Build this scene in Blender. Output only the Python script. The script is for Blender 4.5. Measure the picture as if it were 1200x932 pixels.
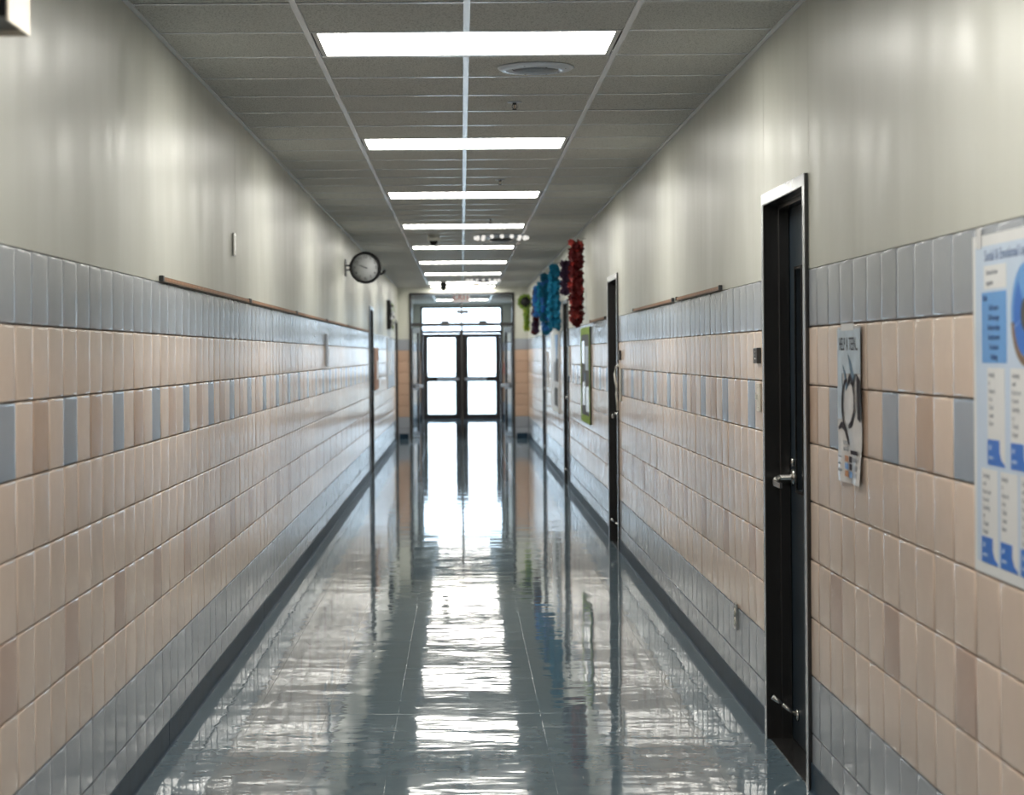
import bpy, bmesh, math, random
from mathutils import Vector, Matrix, Euler
random.seed(7)
for o in list(bpy.data.objects): bpy.data.objects.remove(o)
SC = bpy.context.scene
COL = SC.collection
PI = math.pi

# ------------------------------------------------------------------ camera
XL, XR, EYE, CZ = -1.165, 1.215, 1.537, 2.772
cam = bpy.data.cameras.new('camera')
cam.sensor_width = 36; cam.sensor_fit = 'HORIZONTAL'
cam.lens = 2275/1200*36
cam.shift_x = 59/1200; cam.shift_y = -50/1200
cam.clip_start = 0.05; cam.clip_end = 500
cam.dof.use_dof = True; cam.dof.focus_distance = 8.8; cam.dof.aperture_fstop = 4.2
camo = bpy.data.objects.new('camera', cam); COL.objects.link(camo)
camo.location = (0, 0, EYE); camo.rotation_euler = (PI/2, math.radians(.43), 0)
SC.camera = camo

# ------------------------------------------------------------------ world, light, exposure
w = bpy.data.worlds.new('sky'); SC.world = w; w.use_nodes = True
bg = w.node_tree.nodes['Background']
bg.inputs['Color'].default_value = (.70, .85, 1.0, 1)
bg.inputs['Strength'].default_value = 4.0
SC.view_settings.view_transform = 'Standard'; SC.view_settings.look = 'None'
SC.view_settings.gamma = 1; SC.view_settings.use_curve_mapping = False
SC.view_settings.exposure = 0.95
LAMP = 9.0
FAR = 46.6
pl = bpy.data.lights.new('daylight_portal', 'AREA')
pl.shape = 'RECTANGLE'; pl.size = 1.9; pl.size_y = 2.7; pl.cycles.is_portal = True
plo = bpy.data.objects.new('daylight_portal', pl); COL.objects.link(plo)
plo.location = (0.01, FAR+.3, 1.36); plo.rotation_euler = (-PI/2, 0, 0)

# ------------------------------------------------------------------ materials
def nmat(name):
    m = bpy.data.materials.new(name); m.use_nodes = True
    nt = m.node_tree; return m, nt, nt.nodes['Principled BSDF']
def pos(nt, scale=(1, 1, 1)):
    g = nt.nodes.new('ShaderNodeNewGeometry'); mp = nt.nodes.new('ShaderNodeMapping')
    mp.inputs['Scale'].default_value = scale
    nt.links.new(g.outputs['Position'], mp.inputs['Vector']); return mp.outputs[0]
def noise(nt, vec, scale, detail=3, rough=.5):
    n = nt.nodes.new('ShaderNodeTexNoise'); n.inputs['Scale'].default_value = scale
    n.inputs['Detail'].default_value = detail; n.inputs['Roughness'].default_value = rough
    nt.links.new(vec, n.inputs['Vector']); return n.outputs['Fac']
def ramp(nt, fac, a, b, p0=0., p1=1.):
    r = nt.nodes.new('ShaderNodeMapRange'); r.inputs['From Min'].default_value = p0; r.inputs['From Max'].default_value = p1
    r.inputs['To Min'].default_value = a; r.inputs['To Max'].default_value = b
    nt.links.new(fac, r.inputs['Value']); return r.outputs[0]
def math_(nt, op, a, b):
    n = nt.nodes.new('ShaderNodeMath'); n.operation = op
    for i, v in enumerate((a, b)):
        if isinstance(v, (int, float)): n.inputs[i].default_value = v
        else: nt.links.new(v, n.inputs[i])
    return n.outputs[0]
def mixc(nt, fac, a, b):
    n = nt.nodes.new('ShaderNodeMix'); n.data_type = 'RGBA'
    for s, v in ((n.inputs['Factor'], fac), (n.inputs['A'], a), (n.inputs['B'], b)):
        if isinstance(v, (int, float)): s.default_value = v
        elif isinstance(v, tuple): s.default_value = (*v, 1)
        else: nt.links.new(v, s)
    return n.outputs['Result']
def bump(nt, b, h, strength, dist):
    n = nt.nodes.new('ShaderNodeBump'); n.inputs['Strength'].default_value = strength; n.inputs['Distance'].default_value = dist
    nt.links.new(h, n.inputs['Height']); nt.links.new(n.outputs[0], b.inputs['Normal']); return n
def pm(name, c, rough=.5, metal=0., spec=.5, var=.08, vs=8., bstr=0., bdist=.001, bs=200., coat=0.):
    m, nt, b = nmat(name)
    v = pos(nt)
    f = ramp(nt, noise(nt, v, vs), 0, 1, .3, .7)
    lo = tuple(x*(1-var) for x in c); hi = tuple(min(1, x*(1+var)) for x in c)
    nt.links.new(mixc(nt, f, lo, hi), b.inputs['Base Color'])
    b.inputs['Roughness'].default_value = rough; b.inputs['Metallic'].default_value = metal
    b.inputs['Specular IOR Level'].default_value = spec
    b.inputs['Coat Weight'].default_value = coat
    if bstr: bump(nt, b, noise(nt, v, bs, 2), bstr, bdist)
    return m
def tile_mat(name, c, rough=.20):
    m, nt, b = nmat(name)
    v = pos(nt)
    oi = nt.nodes.new('ShaderNodeObjectInfo'); g = nt.nodes.new('ShaderNodeNewGeometry')
    r = math_(nt, 'FRACT', math_(nt, 'ADD', oi.outputs['Random'], g.outputs['Random Per Island']), 0.)
    tone = ramp(nt, r, .93, 1.06)
    mott = ramp(nt, noise(nt, v, 25, 2), .985, 1.015, .3, .7)
    k = math_(nt, 'MULTIPLY', tone, mott)
    vm = nt.nodes.new('ShaderNodeVectorMath'); vm.operation = 'SCALE'; vm.inputs[0].default_value = c
    nt.links.new(k, vm.inputs['Scale']); nt.links.new(vm.outputs[0], b.inputs['Base Color'])
    nt.links.new(ramp(nt, noise(nt, v, 12, 3), rough-.03, rough+.04, .3, .7), b.inputs['Roughness'])
    bump(nt, b, noise(nt, pos(nt, (1, 1, .3)), 5, 1), .12, .0012)
    return m
M = {}
M['beige'] = tile_mat('glazed beige tile', (.72, .575, .475))
M['grey'] = tile_mat('glazed grey tile', (.345, .37, .41))
M['tan'] = tile_mat('glazed tan tile', (.53, .375, .28))
M['blue'] = tile_mat('glazed blue grey tile', (.29, .345, .42))
M['rose'] = tile_mat('glazed rose brown tile', (.55, .40, .325))
M['mortar'] = pm('brown grey mortar', (.17, .125, .09), .9, var=.25, vs=30)
# semi-gloss wall paint
m, nt, b = nmat('semi gloss cream grey paint')
v = pos(nt, (1, 1, .35))
c = mixc(nt, ramp(nt, noise(nt, v, 2.2, 5), 0, 1, .3, .7), (.50, .505, .445), (.575, .58, .52))
nt.links.new(c, b.inputs['Base Color'])
nt.links.new(ramp(nt, noise(nt, pos(nt, (1, 1, .25)), 5, 4), .30, .42, .3, .7), b.inputs['Roughness'])
b.inputs['Specular IOR Level'].default_value = .55
h1 = noise(nt, pos(nt), 160, 2); h2 = noise(nt, pos(nt, (1, 1, .12)), 7, 3)
bump(nt, b, math_(nt, 'ADD', math_(nt, 'MULTIPLY', h1, .12), math_(nt, 'MULTIPLY', h2, 1.)), .30, .006)
M['paint'] = m
# waxed vinyl floor
m, nt, b = nmat('waxed blue grey vinyl')
v = pos(nt)
oi = nt.nodes.new('ShaderNodeObjectInfo')
c = mixc(nt, ramp(nt, noise(nt, v, 9, 5, .6), 0, 1, .3, .7), (.105, .155, .195), (.15, .21, .25))
vor = nt.nodes.new('ShaderNodeTexNoise'); vor.inputs['Scale'].default_value = 260; nt.links.new(v, vor.inputs['Vector'])
c = mixc(nt, ramp(nt, vor.outputs['Fac'], 0, .35, .66, .72), c, (.45, .52, .55))
scr = noise(nt, pos(nt, (28, 3.2, 1)), 1.7, 2)
c = mixc(nt, ramp(nt, scr, 0, .55, .775, .79), c, (.6, .65, .66))
nt.links.new(c, b.inputs['Base Color'])
nt.links.new(ramp(nt, noise(nt, v, 3.5, 4), .03, .06, .3, .7), b.inputs['Roughness'])
b.inputs['Specular IOR Level'].default_value = .6
hA = noise(nt, pos(nt, (.55, 1, 1)), 3.0, 3, .55); hB = noise(nt, pos(nt, (.35, 1, 1)), 14, 2)
bump(nt, b, math_(nt, 'ADD', hA, math_(nt, 'MULTIPLY', hB, .07)), .5, .0048)
M['floor'] = m
M['cove'] = pm('dark blue rubber cove base', (.020, .044, .072), .42, var=.2, vs=12, spec=.12, bstr=.3, bdist=.003, bs=9)
# ceiling tile
m, nt, b = nmat('mineral fibre ceiling tile')
v = pos(nt)
c = mixc(nt, ramp(nt, noise(nt, v, 150, 3), 0, 1, .38, .46), (.32, .317, .30), (.63, .628, .60))
nt.links.new(c, b.inputs['Base Color']); b.inputs['Roughness'].default_value = .9; b.inputs['Specular IOR Level'].default_value = .25
bump(nt, b, noise(nt, v, 150, 3), .5, .002)
M['ctile'] = m
M['tee'] = pm('white painted steel grid', (.76, .79, .85), .22, var=.03, spec=.9)
M['plenum'] = pm('grey ceiling slab', (.12, .12, .12), .9)
M['fixture'] = pm('white enamelled fixture steel', (.62, .62, .60), .35, var=.03)
M['dark'] = pm('matt black', (.008, .008, .009), .6, spec=.3)
def emat(name, c, s):
    m, nt, b = nmat(name)
    b.inputs['Base Color'].default_value = (*c, 1); b.inputs['Emission Color'].default_value = (*c, 1)
    b.inputs['Emission Strength'].default_value = s; b.inputs['Roughness'].default_value = .4
    return m
M['glowbeads'] = emat('faintly emissive white beads', (1., .97, .92), .38)  # white beads with a faint emission of their own
M['signlit'] = emat('backlit pinkish white sign face', (1., .86, .80), .22)
M['lens'] = emat('lit acrylic diffuser', (1., .975, .90), LAMP)
M['frame'] = pm('dark bronze painted steel', (.020, .019, .019), .25, var=.15, spec=.8)
M['casing'] = pm('satin grey metallic casing', (.50, .52, .55), .22, metal=.5, var=.05)
M['doorpaint'] = pm('dark navy door paint', (.012, .022, .032), .42, var=.2)
M['bronze'] = pm('dark bronze aluminium', (.022, .016, .016), .45, var=.2)
M['steel'] = pm('brushed satin steel', (.55, .54, .52), .25, metal=1., var=.05)
M['silver'] = pm('silver grey enamel', (.52, .57, .65), .28, var=.05, spec=.7)
M['grille'] = pm('perforated grey metal', (.20, .22, .25), .45, metal=.5, var=.3, vs=200)
M['white'] = pm('white plastic', (.72, .72, .68), .35, var=.03)
M['ivory'] = pm('ivory plastic', (.60, .56, .48), .4, var=.03)
M['charcoal'] = pm('charcoal plastic', (.04, .042, .045), .4, var=.1)
M['cream'] = pm('cream painted metal', (.80, .72, .62), .4, var=.03)
M['brown'] = pm('brown cork and wood strip', (.20, .125, .075), .5, var=.3, vs=60)
M['wood'] = pm('orange brown wood', (.34, .17, .09), .5, var=.25, vs=20)
M['dial'] = pm('pale grey clock dial', (.46, .475, .485), .5, var=.02)
M['paper'] = pm('white paper', (.74, .75, .76), .35, var=.02)
M['pblue'] = pm('pale blue print', (.54, .65, .80), .35, var=.03)
M['vblue'] = pm('vivid blue print', (.01, .15, .58), .35, var=.03)
M['mblue'] = pm('mid blue print', (.11, .33, .70), .35, var=.04)
M['navyink'] = pm('navy ink', (.05, .10, .26), .4)
M['greyink'] = pm('grey ink', (.30, .32, .36), .4)
M['blackink'] = pm('black ink', (.018, .014, .025), .65, spec=.2)
M['icegrey'] = pm('misty blue grey print', (.52, .62, .72), .5, var=.15, vs=14)
M['fog'] = pm('pale photo print', (.70, .70, .71), .2, var=.12, vs=14)
M['photoblue'] = pm('steel blue print', (.10, .18, .27), .6, var=.3, vs=60)
M['orange'] = pm('orange print', (.50, .20, .06), .35, var=.3, vs=60)
M['green'] = pm('leaf green paper', (.22, .34, .05), .6, var=.3, vs=40)
M['boardblack'] = pm('dark grey display paper', (.055, .06, .065), .5, var=.4, vs=10)
M['red'] = pm('dark red paper', (.12, .004, .006), .6, var=.35, vs=30)
M['redlight'] = pm('light red paper', (.45, .06, .05), .6, var=.25, vs=30)
M['cyan'] = pm('turquoise blue paper', (.010, .22, .38), .55, var=.35, vs=30)
M['sky'] = pm('sky blue paper', (.07, .30, .72), .55, var=.25, vs=30)
M['purple'] = pm('dusky purple paper', (.085, .045, .10), .55, var=.35, vs=30)
M['lime'] = pm('lime yellow paper', (.40, .45, .07), .55, var=.2, vs=30)
M['redsign'] = pm('red enamel', (.55, .05, .03), .4)
M['pavement'] = pm('pale concrete paving', (.55, .55, .52), .8, var=.1, vs=3)
M['lawn'] = pm('dry grass', (.30, .34, .18), .9, var=.3, vs=3)
m, nt, b = nmat('thin clear glass')
nt.nodes.remove(b); out = nt.nodes['Material Output']
tr = nt.nodes.new('ShaderNodeBsdfTransparent'); gl = nt.nodes.new('ShaderNodeBsdfGlossy'); gl.inputs['Roughness'].default_value = .02
tr.inputs['Color'].default_value = (.93, .96, .97, 1)
fr = nt.nodes.new('ShaderNodeLayerWeight'); fr.inputs['Blend'].default_value = .5; mx = nt.nodes.new('ShaderNodeMixShader')
nt.links.new(math_(nt, 'ADD', math_(nt, 'MULTIPLY', math_(nt, 'POWER', fr.outputs['Facing'], 5.), .9), .04), mx.inputs[0]); nt.links.new(tr.outputs[0], mx.inputs[1]); nt.links.new(gl.outputs[0], mx.inputs[2]); nt.links.new(mx.outputs[0], out.inputs[0])
M['glass'] = m

# ------------------------------------------------------------------ mesh helpers
class MB:
    def __init__(s): s.v = []; s.f = []; s.m = []; s.smooth = []
    def add(s, vs, fs, mi=0, sm=False):
        o = len(s.v); s.v += [tuple(p) for p in vs]
        for f in fs: s.f.append([i+o for i in f]); s.m.append(mi); s.smooth.append(sm)
        return s
    def box(s, x0, x1, y0, y1, z0, z1, mi=0):
        return s.add([(x0,y0,z0),(x1,y0,z0),(x1,y1,z0),(x0,y1,z0),(x0,y0,z1),(x1,y0,z1),(x1,y1,z1),(x0,y1,z1)],
              [(0,3,2,1),(4,5,6,7),(0,1,5,4),(1,2,6,5),(2,3,7,6),(3,0,4,7)], mi)
    def prism(s, poly, y0, y1, mi=0):          # poly in x,z ; extruded along y
        n = len(poly)
        a = sum(poly[i][0]*poly[(i+1)%n][1]-poly[(i+1)%n][0]*poly[i][1] for i in range(n))
        if a < 0: poly = poly[::-1]
        vs = [(p[0], y0, p[1]) for p in poly]+[(p[0], y1, p[1]) for p in poly]
        fs = [tuple(range(n)), tuple(range(2*n-1, n-1, -1))]+[(i, i+n, (i+1)%n+n, (i+1)%n) for i in range(n)]
        return s.add(vs, fs, mi)
    def lathe(s, prof, c=(0,0,0), axis='z', n=24, mi=0, sm=True):   # prof: (r, h)
        vs = []
        for r, h in prof:
            for k in range(n):
                a = 2*PI*k/n; p = (r*math.cos(a), r*math.sin(a), h)
                if axis == 'y': p = (p[0], p[2], p[1])
                if axis == 'x': p = (p[2], p[0], p[1])
                vs.append((p[0]+c[0], p[1]+c[1], p[2]+c[2]))
        fs = []
        for j in range(len(prof)-1):
            for k in range(n): fs.append((j*n+k, j*n+(k+1)%n, (j+1)*n+(k+1)%n, (j+1)*n+k))
        fs.append(tuple(range(n))[::-1]); fs.append(tuple(range((len(prof)-1)*n, len(prof)*n)))
        return s.add(vs, fs, mi, sm)
    def tube(s, pts, r, n=10, mi=0):
        pts = [Vector(p) for p in pts]; vs = []
        rr = r if isinstance(r, (list, tuple)) else [r]*len(pts)
        for i, p in enumerate(pts):
            d = (pts[min(i+1, len(pts)-1)]-pts[max(i-1, 0)]).normalized()
            u = d.cross(Vector((0, 0, 1)))
            if u.length < .05: u = d.cross(Vector((1, 0, 0)))
            u.normalize(); q = d.cross(u)
            for k in range(n):
                a = 2*PI*k/n; vs.append(p+u*math.cos(a)*rr[i]+q*math.sin(a)*rr[i])
        fs = []
        for j in range(len(pts)-1):
            for k in range(n): fs.append((j*n+k, (j+1)*n+k, (j+1)*n+(k+1)%n, j*n+(k+1)%n))
        fs.append(tuple(range(n))); fs.append(tuple(range((len(pts)-1)*n, len(pts)*n))[::-1])
        return s.add(vs, fs, mi, True)
    def sphere(s, c, r, n=10, mi=0):
        prof = [(max(.0005, r*math.sin(PI*j/6)), -r*math.cos(PI*j/6)) for j in range(7)]
        return s.lathe(prof, c, 'z', n, mi)
    def mesh(s, name, mats, bevel=0, fix=True):
        me = bpy.data.meshes.new(name); me.from_pydata(s.v, [], s.f)
        me.polygons.foreach_set('material_index', s.m); me.polygons.foreach_set('use_smooth', s.smooth)
        for mt in (mats if isinstance(mats, (list, tuple)) else [mats]): me.materials.append(M[mt] if isinstance(mt, str) else mt)
        bm = bmesh.new(); bm.from_mesh(me)
        if bevel:
            bmesh.ops.bevel(bm, geom=[e for e in bm.edges if len(e.link_faces) == 2 and e.calc_face_angle(0) > .6], offset=bevel, segments=2, affect='EDGES', profile=.5)
        if fix: bmesh.ops.recalc_face_normals(bm, faces=bm.faces)
        bm.to_mesh(me); bm.free(); me.update()
        return me
def link(o, parent=None, loc=None, rz=0):
    COL.objects.link(o)
    if parent: o.parent = parent
    if loc is not None: o.location = loc
    if rz: o.rotation_euler = (0, 0, rz)
    return o
def part(name, mb, mats, parent=None, loc=None, bevel=0, label=None):
    o = bpy.data.objects.new(name, mb.mesh(name, mats, bevel) if isinstance(mb, MB) else mb)
    link(o, parent, loc)
    if label: o['label'] = label
    return o
def thing(name, label, cat, loc=(0,0,0), rz=0, group=None):
    o = bpy.data.objects.new(name, None); o.empty_display_size = .05
    link(o, None, loc, rz); o['label'] = label; o['category'] = cat
    if group: o['group'] = group
    return o
def setting(name, label=None, loc=(0,0,0), rz=0, mb=None, mats=None, bevel=0):
    o = bpy.data.objects.new(name, mb.mesh(name, mats, bevel) if mb else None)
    link(o, None, loc, rz); o['kind'] = 'structure'
    if label: o['label'] = label
    return o
def text_mesh(txt, size, depth=.0006, align='CENTER', sx=1.):
    cu = bpy.data.curves.new('t', 'FONT'); cu.body = txt; cu.size = size; cu.extrude = depth/2; cu.align_x = align; cu.align_y = 'CENTER'
    cu.resolution_u = 2
    t = bpy.data.objects.new('t', cu); COL.objects.link(t)
    bpy.context.view_layer.update()
    me = bpy.data.meshes.new_from_object(t.evaluated_get(bpy.context.evaluated_depsgraph_get()))
    bpy.data.objects.remove(t); bpy.data.curves.remove(cu)
    me.transform(Matrix.Rotation(PI/2, 4, 'X') @ Matrix.Diagonal((sx, 1, 1, 1)))
    return me
def text(name, txt, size, mat, parent, loc, align='CENTER', sx=1., label=None):
    me = text_mesh(txt, size, .0006, align, sx); me.materials.clear(); me.materials.append(M[mat])
    o = bpy.data.objects.new(name, me); link(o, parent, loc)
    if label: o['label'] = label
    return o
def text_lines(name, lines, size, mat, parent, loc_list, align='LEFT', sx=1.):
    for t, l in zip(lines, loc_list): text(name, t, size, mat, parent, l, align, sx)
RW, LW = -PI/2, PI/2        # facing of things on the right / left wall (local -Y looks into the corridor)

# ------------------------------------------------------------------ layout
P = .2032
DR = [(6.79, 7.764), (15.02, 15.99), (22.03, 23.00), (28.02, 28.99)]       # doors in the right wall
DL = [(24.50, 25.47), (34.15, 35.12)]                                       # doors in the left wall
DH = 2.165
END0, END1 = 35.5, 35.64
BACK = -7.0

# ------------------------------------------------------------------ walls
def wall(name, X, s, doors, seams):
    # s = direction away from the corridor
    mb = MB()
    def bx(d0, d1, y0, y1, z0, z1, mi):
        a, b_ = X+s*d0, X+s*d1
        mb.box(min(a, b_), max(a, b_), y0, y1, z0, z1, mi)
    ys = BACK
    for (a, b_) in doors+[(FAR+.15, None)]:
        bx(.010, .16, ys, a, 0, 1.8288, 0); bx(.006, .16, ys, a, 1.8288, CZ+.25, 1)
        if b_ is None: break
        bx(.006, .16, a, b_, DH-.01, CZ+.25, 1)
        ys = b_
    cuts = [BACK]+seams+[FAR]
    for i in range(len(cuts)-1):
        y0, y1 = cuts[i]+.0015, cuts[i+1]-.0015
        segs = []; y = y0
        for (a, b_) in doors:
            if b_ <= y0 or a >= y1: continue
            if a > y: segs.append((y, a, 1.829))
            segs.append((max(a, y0), min(b_, y1), DH-.01)); y = b_
        if y < y1: segs.append((y, y1, 1.829))
        for (p, q, z) in segs: bx(.001, .006, p, q, z, CZ+.05, 1)
    return setting(name, mb=mb, mats=['mortar', 'paint'])
wl = wall('wall_left', XL, -1, DL, [10.04, 16.9, 25.5])
wr = wall('wall_right', XR, 1, DR, [6.775, 7.779, 15.0, 16.0, 22.0])
MATS = ['beige', 'grey', 'tan', 'blue', 'rose']
def tile_geo(mb, s, w, h, mi=0, off=(0,0,0), tilt=0., dx=0.):
    # tile centred at off, facing -s in X, w along Y, h along Z
    t, bv, b2, b3 = .012, .0022, min(.018, w*.3), .008
    y, z = w/2, h/2
    vs = [(t, -y, -z), (t, y, -z), (t, y, z), (t, -y, z), (bv*.8, -y, -z), (bv*.8, y, -z), (bv*.8, y, z), (bv*.8, -y, z),
          (.0005, -y+bv, -z+bv), (.0005, y-bv, -z+bv), (.0005, y-bv, z-bv), (.0005, -y+bv, z-bv),
          (0, -y+b2, -z+b3), (0, y-b2, -z+b3), (0, y-b2, z-b3), (0, -y+b2, z-b3)]
    ca = math.tan(tilt)
    vs = [((v[0]+v[1]*ca+dx)*s+off[0], v[1]+off[1], v[2]+off[2]) for v in vs]
    fs = [(0,1,5,4),(1,2,6,5),(2,3,7,6),(3,0,4,7),(4,5,9,8),(5,6,10,9),(6,7,11,10),(7,4,8,11),(8,9,13,12),(9,10,14,13),(10,11,15,14),(11,8,12,15),(12,13,14,15)]
    if s > 0: fs = [f[::-1] for f in fs]
    mb.add(vs, fs[:4], mi); o = len(mb.v)-16
    for f in fs[4:]: mb.f.append([i+o for i in f]); mb.m.append(mi); mb.smooth.append(True)
cache = {}
def wall_tiles(root, X, s, doors, ph, parts_from, nparts, shift_after):
    field = MB(); count = 0
    kmin = math.floor((BACK-ph)/P)
    for k in range(kmin, int((FAR-ph)/P)+1):
        y0 = ph+k*P; y1 = y0+P; kk = k
        if shift_after and y0 > shift_after: kk = k-1
        y1 = min(y1, FAR)
        segs = [(y0, y1)]
        for (a, b_) in doors+[(END0-.002, END1+.002)]:
            ns = []
            for (p, q) in segs:
                if q <= a or p >= b_: ns.append((p, q))
                else:
                    if p < a: ns.append((p, a))
                    if q > b_: ns.append((b_, q))
            segs = ns
        for (p, q) in segs:
            wd = q-p-.0044
            if wd < .012: continue
            for r in range(1, 10):
                zt = (10-r)*P; zc = zt-P/2
                if r in (1, 8, 9): mi = 1
                elif r == 3: mi = {3: 3, 1: 2}.get(kk % 4, 0)
                elif r == 6 and kk % 4 == 3: mi = 4
                else: mi = 0
                hh = P-.0052
                tilt = random.gauss(0, .0022); dx = random.uniform(-.0006, .0006)
                if p >= parts_from and count < nparts:
                    key = (s, round(wd, 3), mi)
                    if key not in cache:
                        t = MB(); tile_geo(t, s, wd, hh); cache[key] = t.mesh('tile', MATS[mi], fix=False)
                    o = bpy.data.objects.new('tile', cache[key]); COL.objects.link(o); o.parent = root
                    o.location = (X+dx, (p+q)/2, zc); o.rotation_euler = (random.gauss(0, .0008), 0, tilt); count += 1
                else:
                    tile_geo(field, s, wd, hh, mi, (X, (p+q)/2, zc), tilt, dx)
    o = bpy.data.objects.new('tile_field', field.mesh('tile_field', MATS, fix=False)); link(o, root); o['kind'] = 'stuff'
wall_tiles(wl, XL, -1, DL, 5.07, 4.8, 297, None)
wall_tiles(wr, XR, 1, DR, 5.62, 3.9, 297, 7.0)

# back wall (behind the camera), partition with the fire doors, outer wall
setting('wall_back', mb=MB().box(XL-.2, XR+.2, BACK-.15, BACK, -.1, CZ+.2), mats='paint')
OX0, OX1, OH = -.952, .967, 2.676
mb = MB()
for (a, b_) in ((XL-.05, OX0), (OX1, XR+.05)):
    mb.box(a, b_, END0+.010, END1-.010, 0, 1.8288, 0); mb.box(a, b_, END0+.001, END1-.001, 1.8288, OH, 1)
mb.box(XL-.05, XR+.05, END0+.001, END1-.001, OH, CZ+.05, 1)
we = setting('wall_end', mb=mb, mats=['mortar', 'paint'])
def face_tiles(root, xs, Y, mm=None):
    for (a, b_) in xs:
        n = max(1, round((b_-a)/P)); wd = (b_-a)/n
        for i in range(n):
            for r in range(1, 10):
                mt = 'grey' if r in (1, 8, 9) else ('tan' if mm else 'beige')
                t = MB(); tile_geo(t, 1, wd-.004, P-.0052)
                key = ('f', round(wd, 3), mt)
                if key not in cache: cache[key] = t.mesh('tile', mt, fix=False)
                o = bpy.data.objects.new('tile', cache[key]); COL.objects.link(o); o.parent = root
                o.location = (a+(i+.5)*wd, Y, (9.5-r)*P); o.rotation_euler = (0, 0, PI/2)
face_tiles(we, [(XL, OX0), (OX1, XR)], END0, True)  # tan instead of beige: shade on this viewer-facing wall put into the colour
FX0, FX1, FH = -.985, .985, 2.70
mb = MB()
for (a, b_) in ((XL-.05, FX0), (FX1, XR+.05)):
    mb.box(a, b_, FAR+.010, FAR+.2, 0, 1.8288, 0); mb.box(a, b_, FAR+.001, FAR+.2, 1.8288, FH, 1)
mb.box(XL-.05, XR+.05, FAR+.001, FAR+.2, FH, CZ+.25, 1)
wf = setting('wall_far', mb=mb, mats=['mortar', 'paint'])
face_tiles(wf, [(XL, FX0), (FX1, XR)], FAR, True)

# ------------------------------------------------------------------ baseboards (rubber cove)
def cove(name, X, s, spans):
    mb = MB()
    prof = [(.002, 0), (.002, .1016), (-.0035, .1016), (-.004, .098), (-.004, .018), (-.0050, .010), (-.0080, .004), (-.0105, .0015), (-.011, 0)]
    for (a, b_) in spans:
        n = len(prof); step = 1.22; y = a; k = 0
        while y < b_-1e-4:
            y1 = min(y+step, b_); e = .0012*((k % 3)-1)*.3
            vs = [(X+s*(p[0]+e), y+.0006, p[1]) for p in prof]+[(X+s*(p[0]+e), y1-.0006, p[1]) for p in prof]
            fs = [(i, i+1, i+1+n, i+n) for i in range(n-1)]+[tuple(range(n)), tuple(range(2*n-1, n-1, -1))]
            mb.add(vs, fs, 0); y = y1; k += 1
    return setting(name, mb=mb, mats='cove')
def spans(doors, y0, y1, ex=()):
    out = []; y = y0
    for (a, b_) in sorted(list(doors)+list(ex)):
        if a > y: out.append((y, a))
        y = b_
    if y < y1: out.append((y, y1))
    return out
cove('baseboard_left', XL, -1, spans(DL, BACK, FAR, [(END0, END1)]))
cove('baseboard_right', XR, 1, spans(DR, BACK, FAR, [(END0, END1)]))
mb = MB()
for (a, b_) in ((XL+.02, OX0-.03), (OX1+.03, XR-.02)): mb.box(a, b_, END0-.005, END0+.002, 0, .1016)
for (a, b_) in ((XL+.02, FX0), (FX1, XR-.02)): mb.box(a, b_, FAR-.005, FAR+.002, 0, .1016)
setting('baseboard_end', mb=mb, mats='cove', bevel=.001)

# ------------------------------------------------------------------ floor
fl = setting('floor', mb=MB().box(XL-.4, XR+.4, BACK-.1, FAR+.2, -.06, -.0012), mats='floor')
F = .3048
xj = [XL]+[.02+F*i for i in range(-3, 4)]+[XR]
n = 0; field = MB(); tcache = {}
def ftile(mb, x0, x1, y0, y1, cx=0, cy=0):
    g, bv = .0002, .0004
    x0, x1, y0, y1 = x0+g-cx, x1-g-cx, y0+g-cy, y1-g-cy
    vs = [(x0,y0,-.003),(x1,y0,-.003),(x1,y1,-.003),(x0,y1,-.003),(x0,y0,-.0004),(x1,y0,-.0004),(x1,y1,-.0004),(x0,y1,-.0004),
          (x0+bv,y0+bv,0),(x1-bv,y0+bv,0),(x1-bv,y1-bv,0),(x0+bv,y1-bv,0)]
    fs = [(0,1,5,4),(1,2,6,5),(2,3,7,6),(3,0,4,7),(4,5,9,8),(5,6,10,9),(6,7,11,10),(7,4,8,11),(8,9,10,11)]
    mb.add(vs, fs)
for k in range(int((BACK-7.09)/F)-1, int((FAR-7.09)/F)+1):
    y0, y1 = 7.09+k*F, 7.09+(k+1)*F
    for i in range(len(xj)-1):
        if y0 > 6.4 and n < 296:
            key = round(xj[i+1]-xj[i], 3)
            if key not in tcache:
                t = MB(); ftile(t, xj[i], xj[i+1], y0, y1, (xj[i]+xj[i+1])/2, (y0+y1)/2); tcache[key] = t.mesh('floor_tile', 'floor', fix=False)
            o = bpy.data.objects.new('floor_tile', tcache[key]); COL.objects.link(o); o.parent = fl
            o.location = ((xj[i]+xj[i+1])/2, (y0+y1)/2, 0); o.rotation_euler = (random.gauss(0, .0006), random.gauss(0, .0006), 0); n += 1
        else: ftile(field, xj[i], xj[i+1], max(y0, BACK), min(y1, FAR))
o = bpy.data.objects.new('floor_tile_field', field.mesh('floor_tile_field', 'floor', fix=False)); link(o, fl); o['kind'] = 'stuff'
setting('ground', 'pale concrete paving outside the glass exit doors', mb=MB().box(-60, 60, FAR+.2, FAR+120, -.25, -.02), mats='pavement')

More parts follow.
